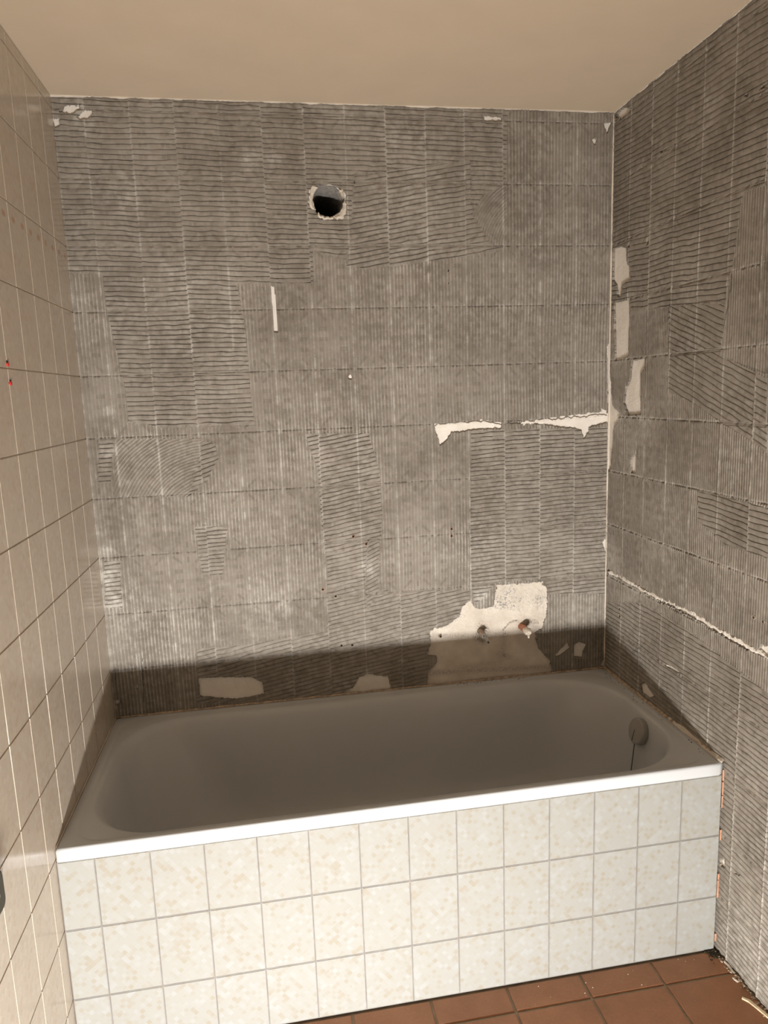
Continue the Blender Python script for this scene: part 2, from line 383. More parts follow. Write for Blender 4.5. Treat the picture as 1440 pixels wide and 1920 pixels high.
BACK_BLOB = [(bw(204, 770), .018, 1.3), (bw(204, 1082), .016, 1.4), (bw(200, 1030), .018, 1.4), (bw(206, 1222), .012, 1.2), (bw(190, 1000), .015, .9), (bw(215, 1130), .02, .9), (bw(465, 300), .03, .7), (bw(512, 302), .022, .7), (bw(690, 1065), .03, .8), (bw(905, 1120), .035, 1.1), (bw(240, 1150), .09, .5), (bw(500, 1140), .08, .4), (bw(200, 1080), .04, .9), (bw(205, 850), .03, .6), (bw(150, 210), .05, .5), (bw(350, 520), .06, .35), (bw(230, 370), .05, .4), (bw(540, 1130), .03, .6), (bw(1100, 1140), .06, .6), (bw(150, 560), .03, .8)]
RIGHT_BLOB = [(rw(1410, 1800), .14, .9), (rw(1300, 640), .05, .3), (rw(1330, 200), .04, .4)]

def regions_at(s, z, regs):
    t = np.full(np.shape(s), -1, int); sj = s+.003*(vn(s/.012, z/.012, 4)-.5); zj = z+.003*(vn(s/.012, z/.012, 5)-.5)
    for i, rg in enumerate(regs):
        m = (t < 0) & pip(sj, zj, rg[0]); t[m] = i
    return t
def wob(s, z): return .006*(vn(s/.13, z/.25, 11)-.5)+.0022*(vn(s/.045, z/.05, 12)-.5)
T0 = .0072
def h_groove(s, zid, z, base):          # depth of the crack between two flattened ridges
    g = np.clip(2.6*vn(s/.04, zid*5.3, 21)-.35, 0, 1)*np.clip(.55+1.0*vn(s/.3, z/.3, 22), .4, 1)
    return base-(.0008+.0058*g)
def soft(s, z): return T0+.0010*(fbm(s/.06, z/.06, 31)-.5)
def v_amp(s, z): return .0007+.0017*vn(s/.09, z/.12, 33)*vn(s/.2, z/.2, 36)
def v_prof(fr): return 1.35*np.exp(-(fr/.17)**2)-.25

def edges_adj(S, Z, H, c):
    """joint marks round a former tile: a raised seam at the sides, beads above and below"""
    s0, s1, z0, z1 = c
    es = np.minimum(S-s0, s1-S); ez = np.minimum(Z-z0, z1-Z)
    js = np.exp(-(es/.0026)**2); jz = np.exp(-(ez/.0030)**2)
    H = H+js*.0020*(.2+vn(Z/.011, S*0+round(s0*50), 41))-jz*(.0042*np.clip(2.4*vn(S/.0075, Z*0, 42)-.9, 0, 1)-.0008*vn(S/.0075, Z*0+5, 43))
    rnd = .5*(es < .0006)+0
    return H, js, jz

EDGE = np.array([0, .0012, .0026, .0048])
def fill(a, b, step):
    n = max(1, int(math.ceil((b-a)/step))); return [a+(b-a)*i/n for i in range(n)]
def strips_v(c, fine, PV):
    s0, s1, z0, z1 = c
    offs = [-.5, -.27, -.14, 0., .14, .27] if fine else [-.5, -.24, 0., .24]
    f = np.array([k+o+.5 for k in range(math.floor(s0/PV)-2, math.ceil(s1/PV)+2) for o in offs])
    zz = np.unique(np.concatenate([EDGE+z0, np.arange(z0+.0085, z1-.006, .0022 if fine else .0075), z1-EDGE]))
    Fg, Zg = np.meshgrid(f, zz, indexing='ij'); Sg = Fg*PV
    Sg = Sg-.0016*(vn(Sg/.06, Zg/.11, 13)-.5)-.006*(vn(Sg/.4, Zg/.3, 14)-.5)
    keep = (Sg.max(1) > s0+.006) & (Sg.min(1) < s1-.006); Sg = np.clip(Sg[keep], s0+.0055, s1-.0055); Fg = Fg[keep]; Zg = Zg[keep]
    ls = np.repeat((s0+EDGE)[:, None], len(zz), 1); rs = np.repeat((s1-EDGE[::-1])[:, None], len(zz), 1)
    fr = Fg-np.floor(Fg)-.5; pf = v_prof(fr)
    ez = np.minimum(Zg-z0, z1-Zg); on_ = vn(np.floor(Fg+.5)*1.37, np.where(Zg-z0 < z1-Zg, z0, z1)*31.7, 17) > .33
    Hm = soft(Sg, Zg)+v_amp(Sg, Zg)*pf-np.exp(-(ez/.0024)**2)*.0044*np.clip(-np.cos(2*np.pi*fr), 0, 1)*on_
    Hm = Hm+.0011*np.exp(-((ez-.0046)/.003)**2)*np.clip(np.cos(2*np.pi*fr), 0, 1)
    S = np.concatenate([ls, Sg, rs]); Z = np.repeat(zz[None], len(S), 0)
    H = np.concatenate([soft(ls, Z[:4]), Hm, soft(rs, Z[:4])])
    crest = np.concatenate([np.zeros_like(ls), np.clip(pf, 0, 1), np.zeros_like(rs)])
    return S, Z, H, crest
def strips_h(c, sl, pitch, fine):
    s0, s1, z0, z1 = c
    ss = np.unique(np.concatenate([EDGE+s0, np.arange(s0+.008, s1-.006, .0022 if fine else .0050), s1-EDGE]))
    k0 = math.floor((z0-.02-max(sl*(s0-.5), sl*(s1-.5)))/pitch)-2; k1 = math.ceil((z1+.02-min(sl*(s0-.5), sl*(s1-.5)))/pitch)+2
    w = .0010
    mids = [.30, .5, .70] if not fine else [.22, .36, .5, .64, .78]
    lines = [(-.0015, 0.), (-w, -.0001), (-.0006, None), (.0006, None), (w, -.0003), (.0015, -.0001)]+[(m*pitch, .0004*math.sin(math.pi*m)) for m in mids]
    rows = []; hs = []; cr = []; ph = pitch*.55*(float(vn(s0*77.3, 2.2, 18))-.5)
    for k in range(k0, k1+1):
        zc = k*pitch+ph+sl*(ss-.5); zc = zc+wob(ss, zc)+.0034*(vn(ss/.028, zc*0+k*1.7, 15)-.5)
        bb = soft(ss, zc); hg = h_groove(ss, np.full_like(ss, k), zc, bb)
        for off, dh in lines:
            rows.append(zc+off); hs.append(hg if dh is None else bb+dh); cr.append(.8 if off > .002 else 0.)
    Zr = np.array(rows); Hr = np.array(hs); cr = np.array(cr)
    keep = (Zr.max(1) > z0+.006) & (Zr.min(1) < z1-.006); Zr = np.clip(Zr[keep], z0+.0055, z1-.0055); Hr = Hr[keep]; cr = cr[keep]
    lz = np.repeat((z0+EDGE)[:, None], len(ss), 1); rz = np.repeat((z1-EDGE[::-1])[:, None], len(ss), 1)
    Z = np.concatenate([lz, Zr, rz]).T; S = np.repeat(ss[:, None], Z.shape[1], 1)
    H = np.concatenate([soft(ss[None], lz), Hr, soft(ss[None], rz)]).T
    crest = np.repeat(np.concatenate([np.zeros(4), cr, np.zeros(4)])[None], len(ss), 0)
    return S, Z, H, crest

def make_cell(c, full, regs, gone, blobs, wallf, parent, hole=None):
    s0, s1, z0, z1 = c
    gs, gz = np.meshgrid(np.linspace(s0+.004, s1-.004, 16), np.linspace(z0+.004, z1-.004, 22), indexing='ij')
    t = regions_at(gs, gz, regs)
    gn = [g for g in gone if not (max(p[0] for p in g[0]) < s0-.004 or min(p[0] for p in g[0]) > s1+.004 or
                                  max(p[1] for p in g[0]) < z0-.004 or min(p[1] for p in g[0]) > z1+.004)]
    hl = hole and (abs((s0+s1)/2-hole[0]) < (s1-s0)/2+hole[2]) and (abs((z0+z1)/2-hole[1]) < (z1-z0)/2+hole[2])
    types = [k for k in np.unique(t) if (t == k).sum() > 3]
    PP = []; QQ = []; DD = []; base_i = 0
    for k in types:
        kind = 'V' if k < 0 else regs[k][1]
        fine = bool(gn or hl)
        if kind == 'V': S, Z, H, crest = strips_v(c, fine or len(types) > 1, .0116 if wallf == 'back' else .0097)
        elif kind == 'H': S, Z, H, crest = strips_h(c, regs[k][2], regs[k][3], fine)
        else:
            ns, nz = int((s1-s0)/.0019), int((z1-z0)/.0019)
            S, Z = np.meshgrid(np.linspace(s0, s1, ns+1), np.linspace(z0, z1, nz+1), indexing='ij')
            par, pitch = regs[k][2:]; rd = np.hypot(S-par[0], Z-par[1])+.004*(vn(S/.05, Z/.05, 16)-.5)
            f = rd/pitch; pf = v_prof(f-np.floor(f)-.5); H = soft(S, Z)+.0016*pf; crest = np.clip(pf, 0, 1)
        H, js, jz = edges_adj(S, Z, H, c)
        H = np.clip(H+.0003*(vn(S/.004, Z/.004, 51)-.5), .0006, None)
        mask = np.clip(2.2*fbm(S/.22, Z/.22, 61)-.75, 0, 1)
        dust = (.26+.6*mask)*crest*(1.0 if kind != 'H' else .55)+np.exp(-(np.minimum(S-s0, s1-S)/.0027)**2)*(1.0 if kind != 'H' else .7)*np.clip(1.3*vn(Z/.03, S/.05, 63)+.2, 0, 1)*(.7+.5*mask)+jz*.3*vn(S/.01, Z/.05, 64)
        dust = dust+.18*np.clip(3*fbm(S/.05, Z/.05, 65)-1.9, 0, 1)
        for (b, r, a) in blobs: dust = dust+a*np.exp(-((S-b[0])**2+(Z-b[1])**2)/(r*r))*(.35+.65*crest)
        nI, nJ = S.shape; nV = nI*nJ
        idx = np.arange(nV).reshape(nI, nJ)
        q = np.stack([idx[:-1, :-1], idx[1:, :-1], idx[1:, 1:], idx[:-1, 1:]], -1)
        Sc = (S[:-1, :-1]+S[1:, 1:])/2; Zc = (Z[:-1, :-1]+Z[1:, 1:])/2
        rm = np.zeros((nI-1, nJ-1), bool)
        if len(types) > 1:
            tv = regions_at(S, Z, regs) == k
            rm |= ~(tv[:-1, :-1] | tv[1:, :-1] | tv[1:, 1:] | tv[:-1, 1:])
        for poly, rag in gn:
            a = 2.6*rag
            rm |= pip(Sc+a*(fbm(Sc/.010, Zc/.010, 71)-.5), Zc+a*(fbm(Sc/.010, Zc/.010, 72)-.5), poly)
        if hl:
            dd = np.hypot(Sc-hole[0], Zc-hole[1]); ang = np.arctan2(Zc-hole[1], Sc-hole[0])
            rm |= dd < hole[2]*(1+.10*np.sin(2*ang+2.2))+.010*(vn(ang*3+20, dd*0, 73)-.5)
        ar = np.abs(S[1:, 1:]-S[:-1, :-1])*np.abs(Z[1:, 1:]-Z[:-1, :-1]); rm |= ar < 1e-9
        q = q[~rm]
        if len(q) == 0: continue
        P = np.stack([S.ravel(), Z.ravel(), H.ravel()], 1)
        # skirt so that the bed has thickness down to the wall
        e1 = np.concatenate([q[:, [0, 1]], q[:, [1, 2]], q[:, [2, 3]], q[:, [3, 0]]])
        key = e1[:, 0].astype(np.int64)*nV+e1[:, 1]; rev = e1[:, 1].astype(np.int64)*nV+e1[:, 0]
        bd = e1[~np.isin(key, rev)]
        bv = np.unique(bd); mp = -np.ones(nV, int); mp[bv] = nV+np.arange(len(bv))
        P2 = P[bv].copy(); P2[:, 2] = -.0003; P = np.concatenate([P, P2])
        sk = np.stack([bd[:, 1], bd[:, 0], mp[bd[:, 0]], mp[bd[:, 1]]], 1)
        q = np.concatenate([q, sk]); dust = np.concatenate([dust.ravel(), dust.ravel()[bv]])
        used = np.unique(q); rem = -np.ones(len(P), int); rem[used] = np.arange(len(used))
        QQ.append(rem[q]+base_i); PP.append(P[used]); DD.append(dust[used]); base_i += len(used)
    if not PP: return None
    P = np.concatenate(PP); q = np.concatenate(QQ); dust = np.concatenate(DD)
    if wallf == 'back': X = np.stack([P[:, 0], -P[:, 2], P[:, 1]], 1)
    else: X = np.stack([L-P[:, 2], -P[:, 0], P[:, 1]], 1)
    me = bpy.data.meshes.new('adhesive_bed')
    me.vertices.add(len(X)); me.vertices.foreach_set('co', X.astype(np.float32).ravel())
    me.loops.add(q.size); me.loops.foreach_set('vertex_index', q.astype(np.int32).ravel())
    me.polygons.add(len(q)); me.polygons.foreach_set('loop_start', np.arange(0, q.size, 4, dtype=np.int32))
    me.polygons.foreach_set('use_smooth', np.ones(len(q), bool))
    uv = me.uv_layers.new(name='UVMap'); ff = full
    uvc = np.stack([(P[:, 0]-ff[0])/(ff[1]-ff[0]), (P[:, 1]-ff[2])/(ff[3]-ff[2])], 1)
    uv.data.foreach_set('uv', uvc[q.ravel()].astype(np.float32).ravel())
    at = me.attributes.new('dust', 'FLOAT', 'POINT'); at.data.foreach_set('value', np.clip(dust, 0, 1.2).astype(np.float32))
    me.update(calc_edges=True)
    me.validate()
    return link('adhesive_bed', me, M_ADH, parent)

zs = [ZC-.001]+[ZJ0-j*TH for j in range(14)]
sb = [0.0005]+[XA+k*U for k in range(13)]+[L-.0085]
for i in range(len(sb)-1):
    for j in range(len(zs)-1):
        z1, z0 = zs[j], zs[j+1]
        if z1 < .60: continue
        z0 = max(z0, .60)
        fs0 = sb[1]-U if i == 0 else sb[i]; fz1 = zs[1]+TH if j == 0 else z1
        fz0 = ZJ0-j*TH if j else zs[1]
        make_cell((sb[i]+.0001, sb[i+1]-.0001, z0+.0001, z1-.0001), (fs0, fs0+U, fz1-TH, fz1), BACK_REG, BACK_GONE, BACK_BLOB, 'back', wall_back, (HX, HZ, .058))
sr = [0.0085]+[YB+k*U for k in range(13)]
for i in range(len(sr)-1):
    for j in range(len(zs)-1):
        z1, z0 = zs[j], max(zs[j+1], .004)
        if z1 < .02: continue
        if sr[i+1] < W-.02 and z1 < .60: continue
        zz0 = max(z0, .60) if sr[i+1] < W-.02 else z0
        fs0 = sr[1]-U if i == 0 else sr[i]; fz1 = zs[1]+TH if j == 0 else z1
        make_cell((sr[i]+.0001, sr[i+1]-.0001, zz0+.0001, z1-.0001), (fs0, fs0+U, fz1-TH, fz1), RIGHT_REG, RIGHT_GONE, RIGHT_BLOB, 'right', wall_right)

# broken plaster round the pipes: rough upper layer, smooth chased-out layer below, cracks
st = .0022
S, Z = np.meshgrid(np.arange(1.09, 1.66, st), np.arange(.604, 1.0, st), indexing='ij')
stepc = B((790, 1205), (830, 1176), (866, 1158), (890, 1146), (925, 1140), (960, 1146), (990, 1150), (1010, 1165), (1025, 1158), (1040, 1150))
stz = np.interp(S, [p[0] for p in stepc], [p[1] for p in stepc])+.008*(fbm(S/.02, Z/.02, 81)-.5)
up = 1/(1+np.exp(-(Z-stz)/.0018))
H = .0008+.0026*up+(.0010+.0022*up)*(fbm(S/.010, Z/.010, 82)-.5)+.001*(fbm(S/.05, Z/.05, 83)-.5)
dirt_cracks = np.zeros_like(S); grit = up*np.clip(3.4*fbm(S/.06, Z/.06, 84)-1.45, 0, 1)
def seg(S, Z, pts):
    d = np.full(S.shape, 9.)
    for (x0, y0), (x1, y1) in zip(pts[:-1], pts[1:]):
        t = np.clip(((S-x0)*(x1-x0)+(Z-y0)*(y1-y0))/((x1-x0)**2+(y1-y0)**2), 0, 1)
        d = np.minimum(d, np.hypot(S-x0-t*(x1-x0), Z-y0-t*(y1-y0)))
    return d
for pts in (B((943, 1181), (957, 1166), (968, 1163), (980, 1174)), B((958, 1167), (970, 1163), (977, 1172), (987, 1174)), B((985, 1171), (1003, 1160), (1010, 1168))):
    d = seg(S, Z, pts); H -= .004*np.exp(-(d/.0022)**2); dirt_cracks += 1.4*np.exp(-(d/.0026)**2)  # the colour also goes dark brown along the cracks
for pts, w, a in ((B((800, 1190), (860, 1192), (900, 1192), (950, 1188)), .010, .45), (B((945, 1190), (943, 1230)), .012, .4), (B((935, 1226), (955, 1232)), .010, .5), (B((870, 1250), (940, 1240)), .012, .3), (B((800, 1262), (1030, 1250)), .012, .55), (B((902, 1172), (910, 1180)), .016, .9), (B((985, 1165), (1003, 1168)), .016, .8), (B((893, 1196), (905, 1202)), .012, .8)):
    dirt_cracks += a*np.exp(-(seg(S, Z, pts)/w)**2)
for (u, v) in ((903, 1183), (980, 1174)):
    p = bw(u, v); d = np.hypot(S-p[0], Z-p[1]); H -= .006*np.exp(-(d/.014)**2); dirt_cracks += np.exp(-(d/.017)**2)
pol = BACK_GONE[12][0]; ins = pip(S, Z, pol) | (seg(S, Z, pol+pol[:1]) < .007)
H = np.maximum(H, -.0002)
nI, nJ = S.shape; idx = np.arange(nI*nJ).reshape(nI, nJ)
Q = np.stack([idx[:-1, :-1], idx[1:, :-1], idx[1:, 1:], idx[:-1, 1:]], -1).reshape(-1, 4)
Q = Q[ins.ravel()[Q].all(1)]
me = pymesh('broken_plaster', np.stack([S.ravel(), -H.ravel(), Z.ravel()], 1), Q.tolist(), True)
for nm, ar in (('dirt_cracks', dirt_cracks), ('grit', grit)):
    at = me.attributes.new(nm, 'FLOAT', 'POINT'); at.data.foreach_set('value', np.clip(ar, 0, 1).astype(np.float32).ravel())
link('broken_plaster', me, M_PLB, wall_back)

# ragged white beads of plaster left standing in the joints
def bead(name, pts, wmin, wmax, parent, conv, hgt=.0085, sd=1.0):
    ln = [0.0]
    for a_, b_ in zip(pts[:-1], pts[1:]): ln.append(ln[-1]+math.hypot(b_[0]-a_[0], b_[1]-a_[1]))
    m = max(6, int(ln[-1]/.0035)); V = []; Fc = []
    for k in range(m+1):
        d_ = ln[-1]*k/m; x_ = float(np.interp(d_, ln, [p[0] for p in pts])); z_ = float(np.interp(d_, ln, [p[1] for p in pts]))
        e_ = min(1, min(k, m-k)/3); n1, n2, n3 = (float(fbm(d_/.012, sd+i, 101)) for i in (0, 7, 15))
        up_ = (wmin+(wmax-wmin)*max(0, n1*2-.45))*e_+.0003; dn_ = (wmin+(wmax-wmin)*max(0, n2*2-.6))*e_+.0003; hh = hgt*(.82+.35*n3)
        V += [conv(x_, z_-dn_-.001, .001), conv(x_, z_-dn_, hh*.85), conv(x_, z_, hh), conv(x_, z_+up_, hh*.88), conv(x_, z_+up_+.001, .001)]
    for k in range(m):
        for c_ in range(4): Fc.append((k*5+c_, k*5+c_+1, (k+1)*5+c_+1, (k+1)*5+c_))
    link(name, pymesh(name, V, Fc), M_PLA, parent)
cr_ = lambda s_, z_, h_: (L-h_, -s_, z_)
cb_ = lambda s_, z_, h_: (s_, -h_, z_)
bead('plaster_bead', Rr((1143, 1072), (1170, 1084), (1205, 1105), (1250, 1126), (1300, 1149), (1345, 1177), (1400, 1209), (1446, 1234)), .0012, .0085, wall_right, cr_, sd=2.)
bead('plaster_bead', Rr((1251, 1246), (1264, 1251), (1278, 1260)), .0012, .0025, wall_right, cr_, sd=4.)
bead('plaster_bead', B((815, 799), (860, 795), (905, 792), (938, 797)), .0010, .006, wall_back, cb_, .0080, sd=6.)
bead('plaster_bead', B((975, 794), (1020, 790), (1080, 786), (1137, 780)), .0015, .009, wall_back, cb_, .0080, sd=8.)

# drilled holes with crumbs of brick, not cut: a black disc paints their shade
def drill_hole(p, wall, r=.0050, crumb=M_BRK):
    V = []; Fc = []; n = 10
    prof = [(r*1.3, -.001), (r*1.12, .0086), (r*.98, .0090), (r*.92, .0080)]
    for rr, h in prof:
        for i in range(n):
            a = 2*math.pi*i/n; k = rr*random.uniform(.85, 1.2)
            V.append((p[0]+math.cos(a)*k, p[1]+math.sin(a)*k, h))
    for c in range(3):
        for i in range(n): Fc.append((c*n+i, c*n+(i+1) % n, (c+1)*n+(i+1) % n, (c+1)*n+i))
    disc = ([V[3*n+i] for i in range(n)], [tuple(range(n))])
    def tr(v): return [(x, -h, z) if wall is wall_back else (L-h, -x, z) for x, z, h in v]
    o = link('drill_hole', pymesh('drill_hole', tr(V), Fc), M_ADH2 if random.random() < .6 else crumb, wall)
    link('hole_shade_disc', pymesh('hole_shade_disc', tr(disc[0]), disc[1]), M_DRK, o)
for u, v in ((839, 509), (839, 532), (846, 991), (846, 1004), (662, 1005), (686, 1019), (605, 1104), (629, 1117), (640, 1209), (660, 1208), (825, 1192)):
    drill_hole(bw(u, v), wall_back,   .0050 if v > 600 else .0042)
for u, v in ((1418, 1157), (1436, 1165)): drill_hole(rw(u, v), wall_right)

# ---------------------------------------------------------------- tiles
def tile_mesh(name, w, h, t=.006, bev=.0013, uv_off=(0, 0)):
    bm = bmesh.new(); bmesh.ops.create_cube(bm, size=1.0)
    for v in bm.verts: v.co = Vector(((v.co.x+.5)*w, (v.co.y+.5)*t, (v.co.z+.5)*h))
    es = [e for e in bm.edges if all(vv.co.y < t*.5 for vv in e.verts)]
    bmesh.ops.bevel(bm, geom=es, offset=bev, segments=2, affect='EDGES')
    uvl = bm.loops.layers.uv.new('UVMap')
    for f in bm.faces:
        for lp in f.loops: lp[uvl].uv = ((lp.vert.co.x+uv_off[0])/U, (lp.vert.co.z+uv_off[1])/U)
    me = bpy.data.meshes.new(name); bm.to_mesh(me); bm.free(); return me
cache = {}
def place_tile(x0, x1, z0, z1, mat, parent, conv, off=(0, 0), j=.0010):
    key = (round(x1-x0, 4), round(z1-z0, 4), mat.name, off)
    if key not in cache:
        cache[key] = tile_mesh('tile', x1-x0-2*j, z1-z0-2*j, uv_off=off); cache[key].materials.append(mat)
    o = bpy.data.objects.new('tile', cache[key]); COL.objects.link(o); o.parent = parent
    conv(o, x0+j, z0+j); return o
# left wall: local x runs from the front to the back corner
cols = [0.0, .9924*U]+[(.9924+k)*U for k in range(1, 12)]
def conv_left(o, s, z):
    o.rotation_euler = (random.uniform(-.0006, .0006), random.uniform(-.0006, .0006), math.radians(90)); o.location = (0.0, s, z)
zl = [ZC]+[ZJ0-j*TH for j in range(13)]+[0.0]
for i in range(len(cols)-1):
    for j in range(len(zl)-1):
        a, b = -cols[i+1], -cols[i]
        if i == 0: b -= .0035
        if zl[j]-zl[j+1] < .01: continue
        place_tile(a, b, zl[j+1], zl[j], M_DEC if j == 3 else M_LFT, wall_left, conv_left, (0, 0), .0011)
# orange biscuit edge of the tiles in the back corner
for z in np.arange(.85, 2.4, .045):
    if random.random() < .75:
        w = random.uniform(.0008, .0024)
        link('tile_edge', boxmesh('tile_edge', (0, -.0045-random.uniform(0, .002), z), (w, -.001, z+.045*random.uniform(.5, 1.0))), M_BRK, wall_left)

# bath panel
panel = empty('bath_panel', (L/2, -W, 0))
tag(panel, 'bath front panel covered in cream mosaic print tiles with grey joints', 'bath panel')
def child_of(par, name, me, mat):
    o = link(name, me, mat, par); o.matrix_parent_inverse = Matrix.Translation(par.location).inverted(); return o
child_of(panel, 'grout_backing', boxmesh('grout_backing', (.001, -W+.0018, .001), (L-.0150, -W+.030, ZT-.001)), M_GRA)
xa = [0.0012]+[XA+k*U for k in range(14)]; xa[-1] = L-.0138
za = [ZT-.0002, ZA, ZA-TH, .002]
for i in range(len(xa)-1):
    for j in range(3):
        def cv(o, x, z):
            o.location = (x, -W, z); o.rotation_euler = (random.uniform(-.0008, .0008), 0, random.uniform(-.0008, .0008))
        o = place_tile(xa[i], xa[i+1], za[j+1], za[j], M_APR, panel, cv, (U-XA if i == 0 else 0, TH*.12 if j == 2 else 0), .0017)
        o.matrix_parent_inverse = Matrix.Translation(panel.location).inverted()
# broken brick edge showing between the panel and the right wall
z = .01
while z < ZT-.02:
    hgt = random.uniform(.012, .065); x0 = L-.0137+random.uniform(0, .0012)
    if random.random() < .82:
        V = []; m = max(2, int(hgt/.012))
        for k in range(m+1):
            zz = z+hgt*k/m; r = random.uniform(-.0005, .0005)
            V += [(x0+r, -W+.0015+r*2, zz), (L-.0078+r, -W+.001+2*r, zz), (L-.0075, -W+.025, zz)]
        Fc = []
        for k in range(m): Fc += [(3*k, 3*k+1, 3*k+4, 3*k+3), (3*k+1, 3*k+2, 3*k+5, 3*k+4)]
        Fc += [(2, 1, 0), (3*m, 3*m+1, 3*m+2)]
        child_of(panel, 'brick_fragment', pymesh('brick_fragment', V, Fc), M_BRK if random.random() < .8 else M_PLB)
    z += hgt+random.uniform(.001, .006)

# floor tiles
FP = .2222; fx = [1.3817+FP*k for k in range(-7, 3)]; fy = [-W-.0005, -.8345]+[-.8345-FP*k for k in range(1, 5)]
tcache = {}
for i in range(len(fx)-1):
    x0, x1 = max(fx[i], .0005), min(fx[i+1], L-.004)
    if x1-x0 < .01: continue
    for j in range(len(fy)-1):
        y1, y0 = fy[j], fy[j+1]; g = .0032; gy = g if j else .004
        key = (round(x1-x0, 4), round(y1-y0, 4))
        if key not in tcache:
            bm = bmesh.new(); bmesh.ops.create_cube(bm, size=1.0)
            for v in bm.verts: v.co = Vector(((v.co.x+.5)*(x1-x0-2*g), (v.co.y+.5)*(y1-y0-g-gy), (v.co.z-.5)*.01))
            es = [e for e in bm.edges if all(vv.co.z > -.005 for vv in e.verts)]
            bmesh.ops.bevel(bm, geom=es, offset=.0022, segments=3, affect='EDGES')
            mm = bpy.data.meshes.new('floor_tile'); bm.to_mesh(mm); bm.free(); mm.materials.append(M_TER); tcache[key] = mm
        o = link('floor_tile', tcache[key], None, floor); o.location = (x0+g, y0+g, 0)
        o.rotation_euler = (random.uniform(-.001, .001), random.uniform(-.001, .001), 0)

# ---------------------------------------------------------------- bathtub
tub = empty('bathtub', (L/2, -W/2, 0))
tag(tub, 'white enamel built-in bathtub along the back wall', 'bathtub')
TCX, TCY = L/2, -W/2
def rr_pts(x0, x1, y0, y1, rl, rr_, step):
    out = []; ctr = [((x1-rr_, y1-rr_), 0, rr_), ((x0+rl, y1-rl), 90, rl), ((x0+rl, y0+rl), 180, rl), ((x1-rr_, y0+rr_), 270, rr_)]
    for (cx, cy), a0, r_ in ctr:
        n = max(2, int(r_*math.pi/2/step))
        for k in range(n+1):
            a = math.radians(a0+90*k/n); out.append((cx+r_*math.cos(a), cy+r_*math.sin(a)))
    res = []
    for k, p in enumerate(out):
        e = out[(k+1) % len(out)]; d = math.hypot(e[0]-p[0], e[1]-p[1]); m = max(1, int(d/(step*1.6)))
        res += [(p[0]+(e[0]-p[0])*i/m, p[1]+(e[1]-p[1])*i/m) for i in range(m)]
    return res
_th = [math.atan2(y-TCY, x-TCX) for x, y in rr_pts(.046, L-.052, -W+.031, -.045, .19, .23, .014)]
_th += [math.atan2(sy*(W/2-.004), sx*(L/2-.003)) for sx in (-1, 1) for sy in (-1, 1)]
TH_ = np.array(sorted(_th)); NT_ = len(TH_)
def rr(x0, x1, y0, y1, rad, z):
    """rounded rectangle met by one fan of rays, so that the loops line up"""
    rl, rr_ = rad if isinstance(rad, tuple) else (rad, rad)
    dx, dy = np.cos(TH_), np.sin(TH_); lo_ = np.zeros(NT_); hi_ = np.full(NT_, 2.0)
    for _ in range(46):
        t = (lo_+hi_)/2; x = TCX+dx*t; y = TCY+dy*t; r_ = np.where(x < TCX, rl, rr_)
        qx = np.maximum(np.maximum(x0+r_-x, x-(x1-r_)), 0); qy = np.maximum(np.maximum(y0+r_-y, y-(y1-r_)), 0)
        ins = (np.hypot(qx, qy) <= r_); lo_ = np.where(ins, t, lo_); hi_ = np.where(ins, hi_, t)
    return [(TCX+a*t, TCY+b*t, z) for a, b, t in zip(dx, dy, lo_)]
ox0, ox1, oy0, oy1 = .0015, L-.0092, -W-.002, -.0092
loops = [rr(ox0+.002, ox1-.002, oy0+.012, oy1-.002, .004, ZT+.001),
         rr(ox0, ox1, oy0+.001, oy1, .005, ZT), rr(ox0, ox1, oy0, oy1, .006, ZT+.003),
         rr(ox0, ox1, oy0, oy1, .006, ZRIM-.008), rr(ox0+.0005, ox1-.0005, oy0+.0008, oy1-.0005, .007, ZRIM-.0045),
         rr(ox0+.002, ox1-.002, oy0+.0028, oy1-.002, .009, ZRIM-.0014), rr(ox0+.006, ox1-.006, oy0+.0065, oy1-.006, .012, ZRIM),
         rr(.024, L-.028, -W+.016, -.024, (.085, .085), ZRIM-.0003), rr(.028, L-.032, -W+.019, -.028, (.085, .085), ZRIM-.0025),
         rr(.034, L-.038, -W+.023, -.034, (.09, .09), ZRIM-.004)]
# depth, left, right, front, back insets, corner radii left/right
PRO = np.array([(.0055, .046, .052, .031, .045, .19, .230), (.0085, .051, .057, .0355, .051, .192, .230), (.014, .056, .061, .039, .057, .195, .230),
                (.028, .066, .066, .044, .066, .20, .230), (.06, .078, .073, .051, .078, .21, .232), (.12, .096, .083, .061, .091, .235, .24),
                (.20, .122, .095, .073, .104, .262, .25), (.28, .155, .110, .087, .118, .275, .255), (.335, .195, .130, .107, .137, .262, .245),
                (.368, .24, .160, .137, .165, .235, .22), (.388, .30, .205, .185, .21, .185, .18), (.395, .40, .29, .25, .26, .11, .11)])
for i in range(len(PRO)-1):
    p0, p1_, p2_, p3 = PRO[max(i-1, 0)], PRO[i], PRO[i+1], PRO[min(i+2, len(PRO)-1)]; nsub = 1 if i < 2 else 4
    for k in range(nsub):
        t = k/nsub; m1 = (p2_-p0)/2*(PRO[i+1][0]-PRO[i][0])/max(1e-6, (PRO[i+1][0]-p0[0])/2 if i else PRO[i+1][0]-PRO[i][0]); m2 = (p3-p1_)/2*(PRO[i+1][0]-PRO[i][0])/max(1e-6, (p3[0]-PRO[i][0])/2)
        d_ = (2*t**3-3*t*t+1)*p1_+(t**3-2*t*t+t)*m1+(-2*t**3+3*t*t)*p2_+(t**3-t*t)*m2
        loops.append(rr(d_[1], L-d_[2], -W+d_[3], -d_[4], (d_[5], d_[6]), ZRIM-d_[0]))
d_ = PRO[-1]; loops.append(rr(d_[1], L-d_[2], -W+d_[3], -d_[4], (d_[5], d_[6]), ZRIM-d_[0]))
V = [p for lp in loops for p in lp]; Fc = []
